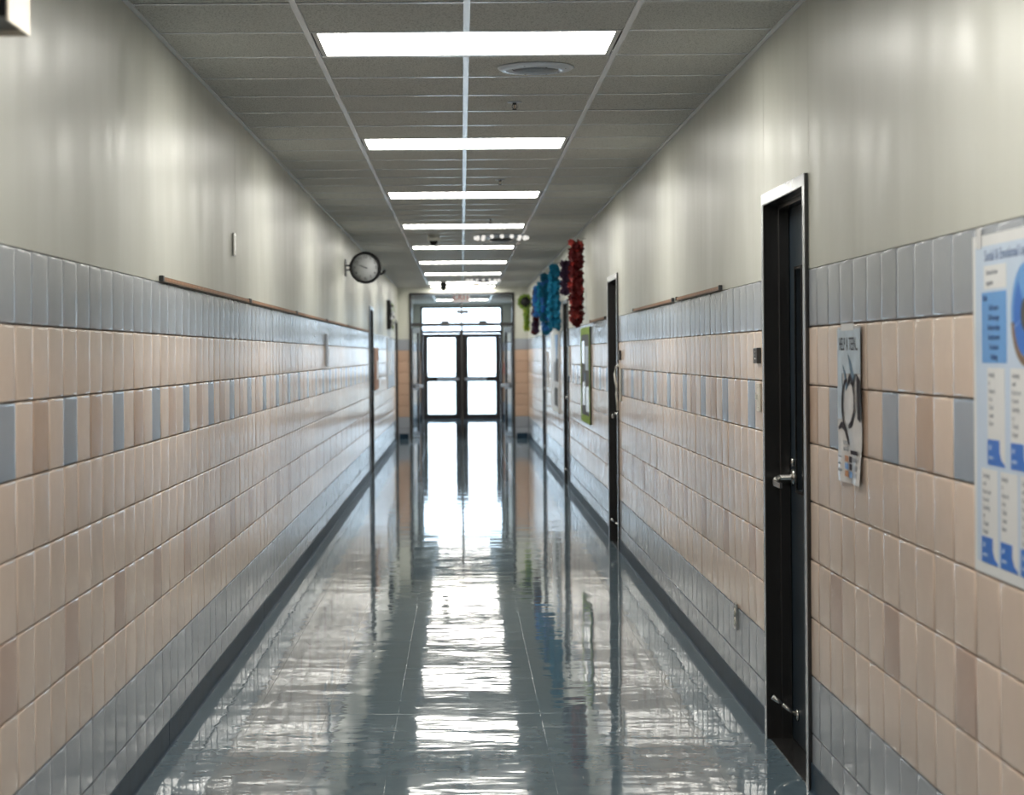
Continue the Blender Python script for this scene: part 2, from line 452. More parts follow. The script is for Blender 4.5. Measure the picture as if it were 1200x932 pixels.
# ------------------------------------------------------------------ ceiling
ce = setting('ceiling', mb=MB().box(XL-.2, XR+.2, BACK-.1, FAR+.2, CZ+.16, CZ+.26), mats='plenum')
G = .6096; GX = [XL, .0275-G, .0275, .0275+G, XR]; GY0 = 7.42
rows = range(int((BACK-GY0)/G)-1, int((FAR-GY0)/G)+1)
lights = [k*6 for k in range(-3, 8)]+[45, 59]
cc = {}
for k in rows:
    y0, y1 = max(GY0+k*G, BACK), min(GY0+(k+1)*G, FAR)
    for i in range(4):
        if k in lights and i in (1, 2): continue
        if y0 < END1 and y1 > END0: y1c = y1
        wd, hd = GX[i+1]-GX[i]-.010, y1-y0-.010
        key = (round(wd, 3), round(hd, 3))
        if key not in cc: cc[key] = MB().box(-wd/2, wd/2, -hd/2, hd/2, 0, .016).mesh('ceiling_tile', 'ctile', .0015)
        o = bpy.data.objects.new('ceiling_tile', cc[key]); COL.objects.link(o); o.parent = ce
        o.location = ((GX[i]+GX[i+1])/2, (y0+y1)/2, CZ+.0025+abs(random.gauss(0, .0008)))
        o.rotation_euler = (random.gauss(0, .0009), random.gauss(0, .0009), 0)
    tee = cc.get('tee') or MB().box(XL+.0, XR-.0, -.012, .012, CZ+.0004, CZ+.0020).box(XL, XR, -.002, .002, CZ+.002, CZ+.035).mesh('cross_tee', 'tee')
    cc['tee'] = tee
    o = bpy.data.objects.new('cross_tee', tee); COL.objects.link(o); o.parent = ce; o.location = (0, y0, 0)
for gx in (GX[1], GX[3]):
    part('main_runner', MB().box(gx-.012, gx+.012, BACK, FAR, CZ-.0004, CZ+.0022).box(gx-.002, gx+.002, BACK, FAR, CZ+.002, CZ+.04), 'tee', ce)
edges = sorted(lights); y = BACK
for k in edges+[None]:
    y1 = FAR if k is None else GY0+k*G-.012
    if y1-y > .05: part('main_runner', MB().box(.0275-.012, .0275+.012, y, y1, CZ-.0004, CZ+.0022), 'tee', ce)
    if k is not None: y = GY0+(k+1)*G+.012
for X, s in ((XL, 1), (XR, -1)):
    a, b_ = sorted((X, X+s*.022)); c_, d_ = sorted((X, X+s*.0015))
    part('wall_angle', MB().box(a, b_, BACK, FAR, CZ-.0010, CZ+.0018).box(c_, d_, BACK, FAR, CZ, CZ+.022), 'tee', ce)

# ------------------------------------------------------------------ recessed light fixtures
x0, x1 = GX[1]+.013, GX[3]-.013
hy = G/2-.013
fr_ = MB()
fr_.box(x0+.005, x0+.024, -hy, hy, .001, .012).box(x1-.024, x1-.005, -hy, hy, .001, .012)
fr_.box(x0+.024, x1-.024, -hy, -hy+.012, .001, .012).box(x0+.024, x1-.024, hy-.012, hy, .001, .012)
fr_m = fr_.mesh('light_frame', 'fixture')
ho_m = MB().box(x0, x1, -hy, hy, .060, .12).box(x0, x0+.004, -hy, hy, .004, .06).box(x1-.004, x1, -hy, hy, .004, .06).mesh('housing', 'dark')
L = MB(); nseg = 8; a_, b__ = x0+.024, x1-.024
for j in range(nseg):
    def zz(t): return .006-.004*math.sin(PI*t)
    ya, yb = -hy+.012+(2*hy-.024)*j/nseg, -hy+.012+(2*hy-.024)*(j+1)/nseg
    za, zb = zz(j/nseg), zz((j+1)/nseg)
    L.add([(a_, ya, za), (b__, ya, za), (b__, yb, zb), (a_, yb, zb)], [(0, 3, 2, 1)], 0, True)
L.add([(a_, -hy+.012, .01), (b__, -hy+.012, .01), (b__, hy-.012, .01), (a_, hy-.012, .01)], [(0, 1, 2, 3)])
le_m = L.mesh('diffuser', 'lens', fix=False)
ordn = ['nearest', 'second', 'third', 'fourth', 'fifth', 'sixth', 'seventh', 'eighth']
for k in lights:
    yc = GY0+(k+.5)*G
    if k < 0: lab = 'lit flat ceiling light panel out of view, ' + {-6: 'just in front of', -12: 'right behind', -18: 'farthest behind'}[k] + ' the viewpoint'
    elif k == 45: lab = 'lit ceiling panel just before the black door frame, last in the row'
    elif k == 59: lab = 'lit ceiling panel beyond the black frame, in front of the glass exit doors'
    else: lab = 'lit white rectangular ceiling panel, %s from the viewer in the row' % ordn[k//6]
    t = thing('ceiling_light', lab, 'ceiling light', (0, yc, CZ), 0, 'recessed light panels along the ceiling' if k >= 0 else 'light panels behind the viewpoint')
    for nm, me in (('light_frame', fr_m), ('housing', ho_m), ('diffuser', le_m)): link(bpy.data.objects.new(nm, me), t)

# ------------------------------------------------------------------ side doors
def side_door(num, X, rz, y0, y1, label, lite=True):
    wd = y1-y0; hw = wd/2
    r = setting('door_%d' % num, label, (X, (y0+y1)/2, 0), rz)
    H = DH; c = .045
    mb = MB()
    for s in (-1, 1):      # jambs: casing face, reveal, stop
        a = [s*hw, s*(hw-c)]; mb.box(min(a), max(a), -.012, .16, 0, H)
        a = [s*(hw-c), s*(hw-c-.016)]; mb.box(min(a), max(a), .046, .088, 0, H-c)
    mb.box(-hw+c, hw-c, -.012, .16, H-c, H); mb.box(-hw+c+.016, hw-c-.016, .046, .088, H-c-.016, H-c)
    part('door_frame', mb, 'frame', r, bevel=.002)
    part('casing_face', MB().box(-hw, -hw+c-.004, -.0135, -.0118, 0, H).box(hw-c+.004, hw, -.0135, -.0118, 0, H).box(-hw+c-.004, hw-c+.004, -.0135, -.0118, H-c+.004, H), 'casing', r)
    sw = hw-c-.003
    lx0, lx1, lz0, lz1 = (-sw+.14, -sw+.28, 1.00, 1.86)
    if lite:
        d = MB().box(-sw, lx0, .090, .134, .008, H-c-.003).box(lx1, sw, .090, .134, .008, H-c-.003)
        d.box(lx0, lx1, .090, .134, .008, lz0).box(lx0, lx1, .090, .134, lz1, H-c-.003)
    else: d = MB().box(-sw, sw, .090, .134, .008, H-c-.003)
    slab = part('door_slab', d, 'doorpaint', r)
    if lite:
        f = MB().box(lx0-.012, lx0, .086, .092, lz0-.012, lz1+.012).box(lx1, lx1+.012, .086, .092, lz0-.012, lz1+.012)
        f.box(lx0, lx1, .086, .092, lz0-.012, lz0).box(lx0, lx1, .086, .092, lz1, lz1+.012)
        part('window_trim', f, 'frame', slab)
        part('pane', MB().box(lx0, lx1, .108, .114, lz0, lz1), 'glass', slab)
    part('sky_block_panel', MB().box(-hw-.02, hw+.02, .17, .19, 0, H+.02), 'plenum', r)  # dark panel added behind the door to keep sky light out of its window
    lx = -sw+.072
    h = MB().lathe([(.033, .090), (.033, .084), (.027, .079), (.013, .077), (.0115, .030)], (lx, 0, 1.045), 'y', 20)
    h.tube([(lx, .032, 1.045), (lx+.012, .020, 1.040), (lx+.03, .012, 1.030)], [.012, .012, .011], 10)
    h.box(lx+.022, lx+.165, .004, .018, 1.013, 1.034)
    h.box(lx-.004, lx+.03, .006, .020, 1.020, 1.040)
    part('door_handle', h, 'steel', r, bevel=.002)
    part('lock_cylinder', MB().lathe([(.016, .090), (.016, .080), (.012, .078)], (lx+.004, 0, 1.105), 'y', 16), 'steel', r)
    hd = MB().lathe([(.024, .090), (.024, .084), (.018, .080)], (lx+.055, 0, .118), 'y', 14)
    hd.tube([(lx+.055, .082, .118), (lx+.052, .030, .160)], .0075, 8).tube([(lx+.052, .034, .157), (lx+.051, -.008, .190)], [.006, .011], 8)
    part('door_holder', hd, 'steel', r)
    hg = MB()
    for z in (.25, 1.05, 1.85): hg.lathe([(.007, z-.05), (.007, z+.05)], (sw+.002, .086, 0), 'z', 10)
    part('hinge', hg, 'steel', r)
    part('threshold', MB().box(-hw+c, hw-c, .0, .16, -.001, .004), 'frame', r)
    return r
side_door(1, XR, RW, *DR[0], 'dark navy door in a black steel frame, nearest on the right wall')
side_door(2, XR, RW, *DR[1], 'second dark framed door along the right wall, before the green bordered board')
side_door(3, XR, RW, *DR[2], 'third dark framed door along the right wall, below the turquoise garlands')
side_door(4, XR, RW, *DR[3], 'farthest dark framed door on the right wall')
side_door(5, XL, LW, *DL[0], 'dark framed door on the left wall beyond the clock')
side_door(6, XL, LW, *DL[1], 'dark framed door on the left wall beside the end partition')

# ------------------------------------------------------------------ fire door opening (door_7) and exit doors (door_8)
d7 = setting('door_7', 'black framed double door opening held open across the corridor')
mb = MB()
mb.box(OX0-.002, OX0+.045, END0-.012, END1+.012, 0, OH).box(OX1-.045, OX1+.002, END0-.012, END1+.012, 0, OH)
mb.box(OX0+.045, OX1-.045, END0-.012, END1+.012, OH-.045, OH)
part('door_frame', mb, 'frame', d7, bevel=.002)
part('header_bar', MB().box(OX0+.045, OX1-.045, END0+.02, END1-.02, 2.060, 2.125), 'frame', d7, bevel=.002)
part('mullion', MB().box(.005-.0225, .005+.0225, END0+.03, END1-.03, 0, 2.060), 'frame', d7, bevel=.002)
part('transom_post', MB().box(.005-.014, .005+.014, END0+.05, END1-.05, 2.125, 2.50), 'frame', d7, bevel=.002)
for s, cx in ((-1, -.30), (1, .39)):
    part('door_closer', MB().box(cx-.075, cx+.075, END0-.055, END0+.02, 2.055, 2.165), 'charcoal', d7, bevel=.005)
part('sensor', MB().box(-.09, .13, END0-.03, END0+.05, 2.29, 2.36), 'charcoal', d7, bevel=.005)
def leaf(parent, hinge, ang, s, W, H, mat='frame', bar=True):
    # glazed leaf from hinge along local x*s, thickness along y
    rt = Matrix.Translation(hinge) @ Matrix.Rotation(ang, 4, 'Z')
    def put(nm, mb, mt, par, bevel=0):
        me = mb.mesh(nm, mt, bevel); me.transform(rt); return link(bpy.data.objects.new(nm, me), par)
    def sb(mb, a, b_, y0, y1, z0, z1): return mb.box(min(a*s, b_*s), max(a*s, b_*s), y0, y1, z0, z1)
    m_ = MB(); st = .115
    sb(m_, 0, st, 0, .045, .008, H); sb(m_, W-st, W, 0, .045, .008, H)
    sb(m_, st, W-st, 0, .045, .008, .115); sb(m_, st, W-st, 0, .045, H-.10, H); sb(m_, st, W-st, 0, .045, .895, 1.015)
    lf = put('door_leaf', m_, mat, parent, .002)
    for z0, z1 in ((.115, .895), (1.015, H-.10)):
        put('pane', sb(MB(), st, W-st, .019, .025, z0, z1), 'glass', lf)
    if bar:
        b2 = MB(); sb(b2, W*.38, W-.03, -.07, -.03, .93, .985); sb(b2, W-.09, W-.03, -.03, .0, .93, .985); sb(b2, W*.38, W*.38+.05, -.03, .0, .93, .985)
        put('push_bar', b2, 'silver', lf, .004)
    return lf
leaf(d7, (OX0+.05, END1-.02, 0), math.radians(83), 1, .93, 2.045, 'frame')
leaf(d7, (OX1-.05, END1-.02, 0), math.radians(-83), -1, .93, 2.045, 'frame')
for s, hx in ((-1, OX0+.055), (1, OX1-.055)):
    pass
d8 = setting('door_8', 'dark bronze double glass exit doors at the far end of the corridor')
Y = FAR+.03
mb = MB().box(FX0, FX0+.055, Y, Y+.11, 0, FH).box(FX1-.055, FX1, Y, Y+.11, 0, FH)
mb.box(FX0+.055, FX1-.055, Y, Y+.11, FH-.045, FH).box(FX0+.055, FX1-.055, Y, Y+.11, 2.055, 2.13)
part('door_frame', mb, 'bronze', d8, bevel=.002)
part('mullion', MB().box(-.045, .045, Y, Y+.11, 0, 2.055), 'bronze', d8, bevel=.002)
part('threshold', MB().box(FX0+.055, FX1-.055, Y-.01, Y+.12, -.001, .014), 'bronze', d8)  # sill added to block daylight through the gap under the leaves
part('transom_mullion', MB().box(-.02, .02, Y+.02, Y+.09, 2.13, FH-.045), 'bronze', d8, bevel=.002)
for a, b_ in ((FX0+.055, -.02), (.02, FX1-.055)): part('transom_pane', MB().box(a, b_, Y+.05, Y+.056, 2.13, FH-.045), 'glass', d8)
leaf(d8, (FX0+.057, Y+.03, 0), 0, 1, .89, 2.045, 'bronze')
leaf(d8, (FX1-.057, Y+.03, 0), 0, -1, .89, 2.045, 'bronze')

# ------------------------------------------------------------------ posters
def poster_big():
    W, H = .90, .785
    r = thing('poster', 'large pale blue poster with a wheel chart and rows of cards, at the right edge', 'poster', (XR-.002, 4.598-W/2, 1.02), RW)
    L0 = -W/2
    part('sheet', MB().box(L0, L0+W, -.001, .0, 0, H), 'paper', r)
    e = .026
    part('printed_ground', MB().box(L0+e, L0+W-e, -.0015, -.001, e, H-e), 'pblue', r)
    text('title', 'Social & Emotional Learning', .036, 'navyink', r, (L0+.105, -.0018, H-.050), 'LEFT')
    part('note_box', MB().box(L0+.10, L0+.285, -.002, -.0015, H-.126, H-.072), 'paper', r)
    text_lines('note_text', ['Schools thrive', 'together'], .017, 'greyink', r, [(L0+.12, -.0024, H-.088-.024*i) for i in range(2)])
    part('blue_box', MB().box(L0+.08, L0+.285, -.002, -.0015, H-.296, H-.133), 'mblue', r)
    text_lines('box_text', ['Skills', 'Self aware', 'Self manage', 'Relationships', 'Social aware', 'Decisions', 'Making'], .0185, 'navyink', r, [(L0+(.092 if i == 0 else .182), -.0024, H-.147-.0225*i) for i in range(1)])
    text_lines('box_text', ['Self aware', 'Self manage', 'Relationships', 'Social aware', 'Decisions', 'Making'], .0195, 'navyink', r, [(L0+.182, -.0024, H-.1695-.0225*i) for i in range(6)], 'CENTER')
    cx, cz, R = L0+.432, H-.19, .112
    def ring(mb, r0, r1, a0, a1, y, n=18):
        for i in range(n):
            t0, t1 = a0+(a1-a0)*i/n, a0+(a1-a0)*(i+1)/n
            pts = [(cx+r0*math.cos(t0), cz+r0*math.sin(t0)), (cx+r1*math.cos(t0), cz+r1*math.sin(t0)), (cx+r1*math.cos(t1), cz+r1*math.sin(t1)), (cx+r0*math.cos(t1), cz+r0*math.sin(t1))]
            mb.prism(pts, y-.0005, y)
        return mb
    part('wheel_ring', ring(MB(), .092, R, -PI*.5, PI*1.05, -.0016, 30), 'mblue', r)
    part('wheel_arc', ring(MB(), .092, R, PI*1.05, PI*1.5, -.0016, 12), 'brown', r)
    for i in range(5): part('wheel_sector', ring(MB(), .038, .091, PI*.3+i*PI*.4, PI*.7+i*PI*.4-.03, -.0016, 6), ('mblue', 'vblue', 'vblue', 'sky', 'vblue')[i], r)
    part('wheel_hub', ring(MB(), .001, .037, 0, 2*PI, -.0016, 20), 'charcoal', r)
    words = [['Identify', 'it', 'Name it', 'Feel', 'Think', 'Learn', 'Share'], ['Listening', 'well', 'Reach out', 'Resolve', 'Speaking', 'up', 'Thanks', 'Repair']]
    for j in range(2):
        for i in range(4 if j == 0 else 5):
            if j == 0: a = L0+.124+i*.189; zt, zb, z3 = H-.307, H-.471, H-.530; wb = .142
            else: a = L0+.068+i*.158; zt, zb, z3 = H-.540, H-.698, H-.758; wb = .135
            hh = zb-z3
            cd = part('card', MB().box(a, a+wb, -.002, -.0015, z3, zt), 'paper', r)
            pts = [(a, z3), (a+wb, z3), (a+wb-.004, z3+hh*.12), (a+wb-.030, z3+hh*.25), (a+wb-.044, z3+hh*.55), (a+wb-.044, zb), (a, zb)]
            part('blue_block', MB().prism(pts, -.0025, -.002), 'vblue', cd)
            text_lines('card_text', words[(i+j) % 2], .0165, 'greyink', cd, [(a+.012, -.0022, zt-.016-.0185*q) for q in range(8)])
            text_lines('block_text', ['Self', 'aware'], .016, 'pblue', cd, [(a+.010, -.0027, z3+hh*.68-.022*q) for q in range(2)])
    for (a, z) in ((L0+.04, H-.01), (L0+.44, H-.01), (L0+.80, H-.01)):
        part('tape', MB().box(a, a+.04, -.0025, -.002, z-.02, z+.03), 'fog', r)
poster_big()
def poster_small():
    W, H = .355, .488
    yl = 2764/(984-541)   # left (far) edge
    r = thing('poster', 'small narrow looking poster with a heart of dark ribbon, taped beside the nearest right door', 'poster', (XR-.003, 6.23-W/2, 1.128), RW)
    L0 = -W/2
    # gently curling sheet
    sh = MB(); n, q = 10, 14
    def yy(u, v): return -.002-.012*(max(0, .25-v)*3)*(.5+.5*math.sin(u*9))-.004*abs(math.sin(u*5+v*4))
    vs = [(L0+W*i/n, yy(i/n, j/q), H*j/q) for j in range(q+1) for i in range(n+1)]
    vs += [(x, y+.0008, z) for x, y, z in vs]
    N = (n+1)*(q+1); fs = []
    for j in range(q):
        for i in range(n):
            a = j*(n+1)+i; fs.append((a, a+1, a+n+2, a+n+1)); fs.append((a+N, a+N+n+1, a+N+n+2, a+N+1))
    sh.add(vs, fs, 0, True)
    part('sheet', sh.mesh('sheet', 'fog', fix=False), None, r)
    def strip(mb, pts, wds, y, mi=0):
        for i in range(len(pts)-1):
            (xa, za), (xb, zb) = pts[i], pts[i+1]; dx, dz = xb-xa, zb-za; l = math.hypot(dx, dz) or 1
            nx, nz = -dz/l, dx/l; wa, wb = wds[i]/2, wds[i+1]/2
            mb.prism([(xa+nx*wa, za+nz*wa), (xb+nx*wb, zb+nz*wb), (xb-nx*wb, zb-nz*wb), (xa-nx*wa, za-nz*wa)], y-.0006, y, mi)
    Y0 = -.0075
    part('sky_print', MB().box(L0+.001, L0+W-.001, -.0068, -.0060, H*.70, H*.985).box(L0+.001, L0+.07, -.0068, -.0060, H*.40, H*.70), 'icegrey', r)
    text('title', 'HELP A TEEN...', .058, 'blackink', r, (0, -.0072, H*.885), sx=.78)
    hs = MB()
    lx, rx = L0+W*.38, L0+W*.62
    strip(hs, [(L0+W*.44, H*.66), (L0+W*.33, H*.64), (L0+W*.22, H*.56), (L0+W*.20, H*.47), (L0+W*.27, H*.38), (L0+W*.40, H*.31), (L0+W*.52, H*.25)], [.008, .016, .014, .012, .014, .016, .012], Y0)
    strip(hs, [(L0+W*.46, H*.62), (L0+W*.56, H*.68), (L0+W*.68, H*.64), (L0+W*.76, H*.56), (L0+W*.74, H*.46), (L0+W*.62, H*.38), (L0+W*.50, H*.36)], [.006, .026, .022, .014, .016, .022, .012], Y0)
    strip(hs, [(L0+W*.06, H*.34), (L0+W*.20, H*.37), (L0+W*.36, H*.34), (L0+W*.50, H*.27)], [.010, .018, .016, .012], Y0-.0004)
    part('ribbon_heart', hs, 'blackink', r)
    hn = MB()
    strip(hn, [(L0+W*.50, H*.82), (L0+W*.60, H*.75), (L0+W*.72, H*.66)], [.006, .030, .034], Y0+.0006)
    strip(hn, [(L0+W*.26, H*.75), (L0+W*.36, H*.68), (L0+W*.42, H*.60)], [.006, .022, .022], Y0+.0006)
    part('hands', hn, 'photoblue', r)
    part('dark_sleeve', MB().prism([(L0+W*.84, H*.70), (L0+W*.995, H*.66), (L0+W*.995, H*.40), (L0+W*.88, H*.42), (L0+W*.86, H*.55)], Y0-.0002, Y0+.0006), 'blackink', r)
    text_lines('caption', ['STEP UP', 'AND ASK'], .020, 'greyink', r, [(L0+W*.30, -.0105, H*.255), (L0+W*.30, -.0105, H*.215)])
    th = MB()
    for j in range(3):
        th.box(L0+W*.40, L0+W*.54, -.013, -.012, H*(.155-.048*j)-.009, H*(.155-.048*j)+.010, (0, 2, 0)[j])
        th.box(L0+W*.60, L0+W*.70, -.013, -.012, H*(.155-.048*j)-.009, H*(.155-.048*j)+.010, (1, 1, 2)[j])
        th.box(L0+W*.78, L0+W*.90, -.013, -.012, H*(.155-.048*j)-.007, H*(.155-.048*j)+.008, 3)
    th.box(L0+W*.64, L0+W*.92, -.012, -.011, H*.19, H*.215, 1)
    part('thumbnail_pictures', th, ['orange', 'blackink', 'mblue', 'greyink'], r)
    text_lines('fine_print', ['call or text', 'any time', 'day or night'], .012, 'greyink', r, [(L0+W*.10, -.0135, H*(.165-.045*i)) for i in range(3)])
    part('tape', MB().box(L0+W*.2, L0+W*.75, -.0085, -.007, H*.975, H*1.02), 'paper', r)
poster_small()

# ------------------------------------------------------------------ small wall devices
def device(name, label, cat, X, rz, y, z, w, h, d, mat, kind):
    r = thing(name, label, cat, (X-(.001 if rz == RW else -.001), y, z), rz)
    part('cover_plate', MB().box(-w/2, w/2, -d, 0, -h/2, h/2), mat, r, bevel=min(.003, d/3))
    if kind == 'switch':
        part('toggle', MB().box(-.005, .005, -d-.012, -d, -.010, .012), 'white', r, bevel=.001)
        part('screw', MB().lathe([(.003, -d-.001), (.003, -d+.001)], (0, 0, .040), 'y', 8), 'steel', r); part('screw', MB().lathe([(.003, -d-.001), (.003, -d+.001)], (0, 0, -.040), 'y', 8), 'steel', r)
    if kind == 'outlet':
        for s in (-1, 1): part('socket', MB().lathe([(.017, -d-.002), (.017, -d+.001)], (0, 0, s*.020), 'y', 16), 'ivory', r)
        m_ = MB()
        for s in (-1, 1): m_.box(-.008, -.006, -d-.0026, -d-.002, s*.020-.004, s*.020+.004).box(.005, .007, -d-.0026, -d-.002, s*.020-.004, s*.020+.004)
        part('slots', m_, 'dark', r)
    if kind == 'reader':
        m_ = MB()
        for i in range(3): m_.lathe([(.004, -d-.001), (.004, -d+.001)], (0, 0, .014-.014*i), 'y', 8)
        part('indicator', m_, 'steel', r)
    if kind == 'blank':
        part('screw', MB().lathe([(.003, -d-.001), (.003, -d+.001)], (0, 0, .040), 'y', 8), 'dark', r); part('screw', MB().lathe([(.003, -d-.001), (.003, -d+.001)], (0, 0, -.040), 'y', 8), 'dark', r)
    return r
device('card_reader', 'small black wall reader on beige tile beside the nearest right door', 'card reader', XR, RW, 7.92, 1.525, .100, .064, .018, 'charcoal', 'reader')
device('light_switch', 'ivory switch plate on tile below the small black reader', 'light switch', XR, RW, 7.92, 1.355, .090, .116, .006, 'ivory', 'switch')
device('wall_outlet', 'metal outlet plate low on the right wall above the dark base', 'outlet', XR, RW, 8.60, .37, .072, .116, .012, 'steel', 'outlet')
device('metal_plate', 'small metal cover plate high on the painted left wall', 'cover plate', XL, LW, 9.93, 2.11, .072, .118, .010, 'steel', 'blank')
device('card_reader', 'small black wall reader beside the second right door', 'card reader', XR, RW, 14.82, 1.525, .09, .075, .018, 'charcoal', 'reader')
device('light_switch', 'ivory plate below the second black reader on the right wall', 'light switch', XR, RW, 14.80, 1.30, .10, .25, .010, 'ivory', 'blank')
device('room_sign', 'narrow white sign plate just before the third right door', 'sign', XR, RW, 21.80, 1.46, .12, .33, .012, 'white', 'none')
device('wall_panel', 'narrow grey metal strip across the grey and beige tiles of the left wall', 'wall panel', XL, LW, 16.67, 1.585, .14, .28, .018, 'silver', 'none')
device('room_sign', 'tall white sign plate past the turquoise garlands', 'sign', XR, RW, 27.3, 1.32, .2, .5, .012, 'white', 'none')
t = thing('hanging_cord', 'looped white cord hanging beside the second right door', 'cord', (XR, 14.93, 1.40), RW)
part('cord', MB().tube([(.02, -.012, .05), (0, -.03, .035), (-.01, -.04, -.02), (0, -.035, -.07), (.012, -.028, -.11), (.008, -.03, -.17), (.0, -.024, -.22), (.006, -.02, -.30)], .008, 8), 'white', t)
part('hook', MB().box(.005, .03, -.02, 0, .035, .06), 'white', t, bevel=.002)

# tack strips on top of the tile
def strip(X, rz, y0, y1, label, grp):
    r = thing('tack_strip', label, 'tack strip', (X, (y0+y1)/2, 1.8288), rz, grp); h = (y1-y0)/2
    part('rail', MB().box(-h+.03, h-.03, -.011, 0, .0012, .0205).box(-h+.03, h-.03, -.015, -.011, .0012, .005), 'brown', r)
    part('cork_inlay', MB().box(-h+.035, h-.035, -.0135, -.011, .007, .0175), 'wood', r)
    for s in (-1, 1): part('end_cap', MB().box(min(s*h, s*(h-.03)), max(s*h, s*(h-.03)), -.017, 0, .0012, .024), 'charcoal', r, bevel=.002)
ord2 = ['nearest', 'second', 'third', 'fourth', 'fifth']
for i, (a, b_) in enumerate([(7.49, 10.60), (10.62, 13.60), (13.62, 16.66), (16.68, 19.78), (19.80, 24.35)]):
    strip(XL, LW, a, b_, '%s brown tack strip along the top of the left wall tile' % ord2[i], 'tack strips on the left wall')
for i, (a, b_) in enumerate([(9.03, 10.88), (11.06, 13.60), (16.30, 18.20)]):
    strip(XR, RW, a, b_, '%s brown tack strip along the top of the right wall tile' % ord2[i], 'tack strips on the right wall')

# ------------------------------------------------------------------ clock
CX, CY, CH, R = -.96, 19.5, 2.42, .160
t = thing('wall_clock', 'round black rimmed clock standing out from the left wall on a bracket', 'clock', (CX, CY, CH))
ring = []
for a in range(17): pass
prof = [(R-.024, -.020), (R-.024, -.040), (R-.012, -.046), (R, -.040), (R, .040), (R-.006, .046), (.002, .046)]
part('case', MB().lathe([(.002, -.018)]+prof, (0, 0, 0), 'y', 48), 'dark', t)
part('dial', MB().lathe([(R-.023, -.0185), (R-.023, -.022), (.001, -.022)], (0, 0, 0), 'y', 48), 'dial', t)
bm = bmesh.new()
for hnum in range(1, 13):
    a = PI/2-hnum*PI/6
    me = text_mesh(str(hnum), .042); me.transform(Matrix.Translation((.108*math.cos(a), -.0235, .108*math.sin(a)))); bm.from_mesh(me)
me = bpy.data.meshes.new('numerals'); bm.to_mesh(me); bm.free(); me.materials.clear(); me.materials.append(M['charcoal'])
link(bpy.data.objects.new('numerals', me), t)
def hand(nm, ang, ln, wd, y):
    a = math.radians(90-ang); d = (math.cos(a), math.sin(a)); n_ = (-d[1], d[0])
    pts = [(-d[0]*.02+n_[0]*wd, -d[1]*.02+n_[1]*wd), (d[0]*ln+n_[0]*wd*.5, d[1]*ln+n_[1]*wd*.5), (d[0]*ln-n_[0]*wd*.5, d[1]*ln-n_[1]*wd*.5), (-d[0]*.02-n_[0]*wd, -d[1]*.02-n_[1]*wd)]
    part(nm, MB().prism(pts, y-.001, y), 'charcoal', t)
hand('hour_hand', 293, .062, .005, -.026); hand('minute_hand', 290, .095, .0035, -.029)
if 0: part('cover_glass', MB().lathe([(R-.014, -.038), (R-.014, -.040), (.001, -.040)], (0, 0, 0), 'y', 40), 'glass', t)
wx = XL-CX
part('mount_plate', MB().box(wx+.001, wx+.012, -.07, .07, -.085, .085), 'charcoal', t, bevel=.002)
for z in (-.022, .022): part('arm', MB().box(wx+.01, -R+.008, -.012, .012, z-.008, z+.008), 'dark', t, bevel=.002)
part('setting_knob', MB().tube([(.145, .01, -.065), (.165, .01, -.062), (.185, .01, -.045), (.20, .01, -.02)], [.012, .010, .016, .011], 10), 'dark', t)

# ------------------------------------------------------------------ ceiling fittings
t = thing('ceiling_speaker', 'round silver ceiling speaker just past the nearest light panel', 'speaker', (.328, 8.36, CZ+.001))
part('flange', MB().lathe([(.165, .0), (.165, -.004), (.150, -.012), (.105, -.016), (.098, -.010)], n=40), 'silver', t)
part('grille', MB().lathe([(.098, -.008), (.098, -.013), (.05, -.016), (.002, -.017)], n=32), 'grille', t)
for k in range(8):
    a = PI/8+k*PI/4; rr = .135 if k % 2 else .108
    part('screw', MB().lathe([(.0045, -.0145-(.002 if rr < .12 else -.001)), (.0045, -.012)], (rr*math.cos(a), rr*math.sin(a), 0), n=8), 'dark', t)
so = ['nearest', 'second', 'third', 'fourth', 'fifth', 'sixth', 'seventh']
for i, (y, x) in enumerate(((9.5, .268), (13.7, .28), (17.65, .27), (21.7, .27), (25.6, .27), (29.6, .27), (33.4, .27))):
    t = thing('fire_sprinkler', '%s small sprinkler head hanging from the ceiling tiles' % so[i], 'sprinkler', (x, y, CZ+.001), 0, 'sprinklers along the ceiling')
    part('escutcheon', MB().lathe([(.036, 0), (.036, -.003), (.020, -.006), (.014, -.002)], n=20), 'silver', t)
    part('sprinkler_body', MB().lathe([(.010, 0), (.010, -.012), (.006, -.014)], n=12).tube([(.009, 0, -.012), (.013, 0, -.026), (.004, 0, -.036)], .002, 6).tube([(-.009, 0, -.012), (-.013, 0, -.026), (-.004, 0, -.036)], .002, 6), 'charcoal', t)
    part('bulb', MB().lathe([(.0018, -.013), (.0018, -.035)], n=8), 'orange', t)
    part('deflector', MB().lathe([(.005, -.034), (.012, -.037), (.012, -.039)], n=12), 'charcoal', t)
for i, (y, x, lab) in enumerate(((20.1, .42, 'ceiling ring with bright beads on its rim near the fifth light panel'), (31.6, .36, 'farther ceiling ring with bright beads near the end of the corridor'))):
    t = thing('ceiling_diffuser', lab, 'air diffuser', (x, y, CZ+.001))
    part('plate', MB().lathe([(.20, 0), (.20, -.012), (.17, -.03), (.09, -.045), (.08, -.03)], n=32), 'silver', t)
    part('cone', MB().lathe([(.11, -.03), (.13, -.055), (.05, -.065), (.003, -.066)], n=32), 'charcoal', t)
    for k in range(16):
        a = 2*PI*k/16; part('bead', MB().sphere((.265*math.cos(a), .265*math.sin(a), -.028), .022, 10), 'glowbeads', t)
    part('ring', MB().lathe([(.258, -.004), (.272, -.004), (.272, -.012), (.258, -.012), (.258, -.004)], n=32), 'silver', t)
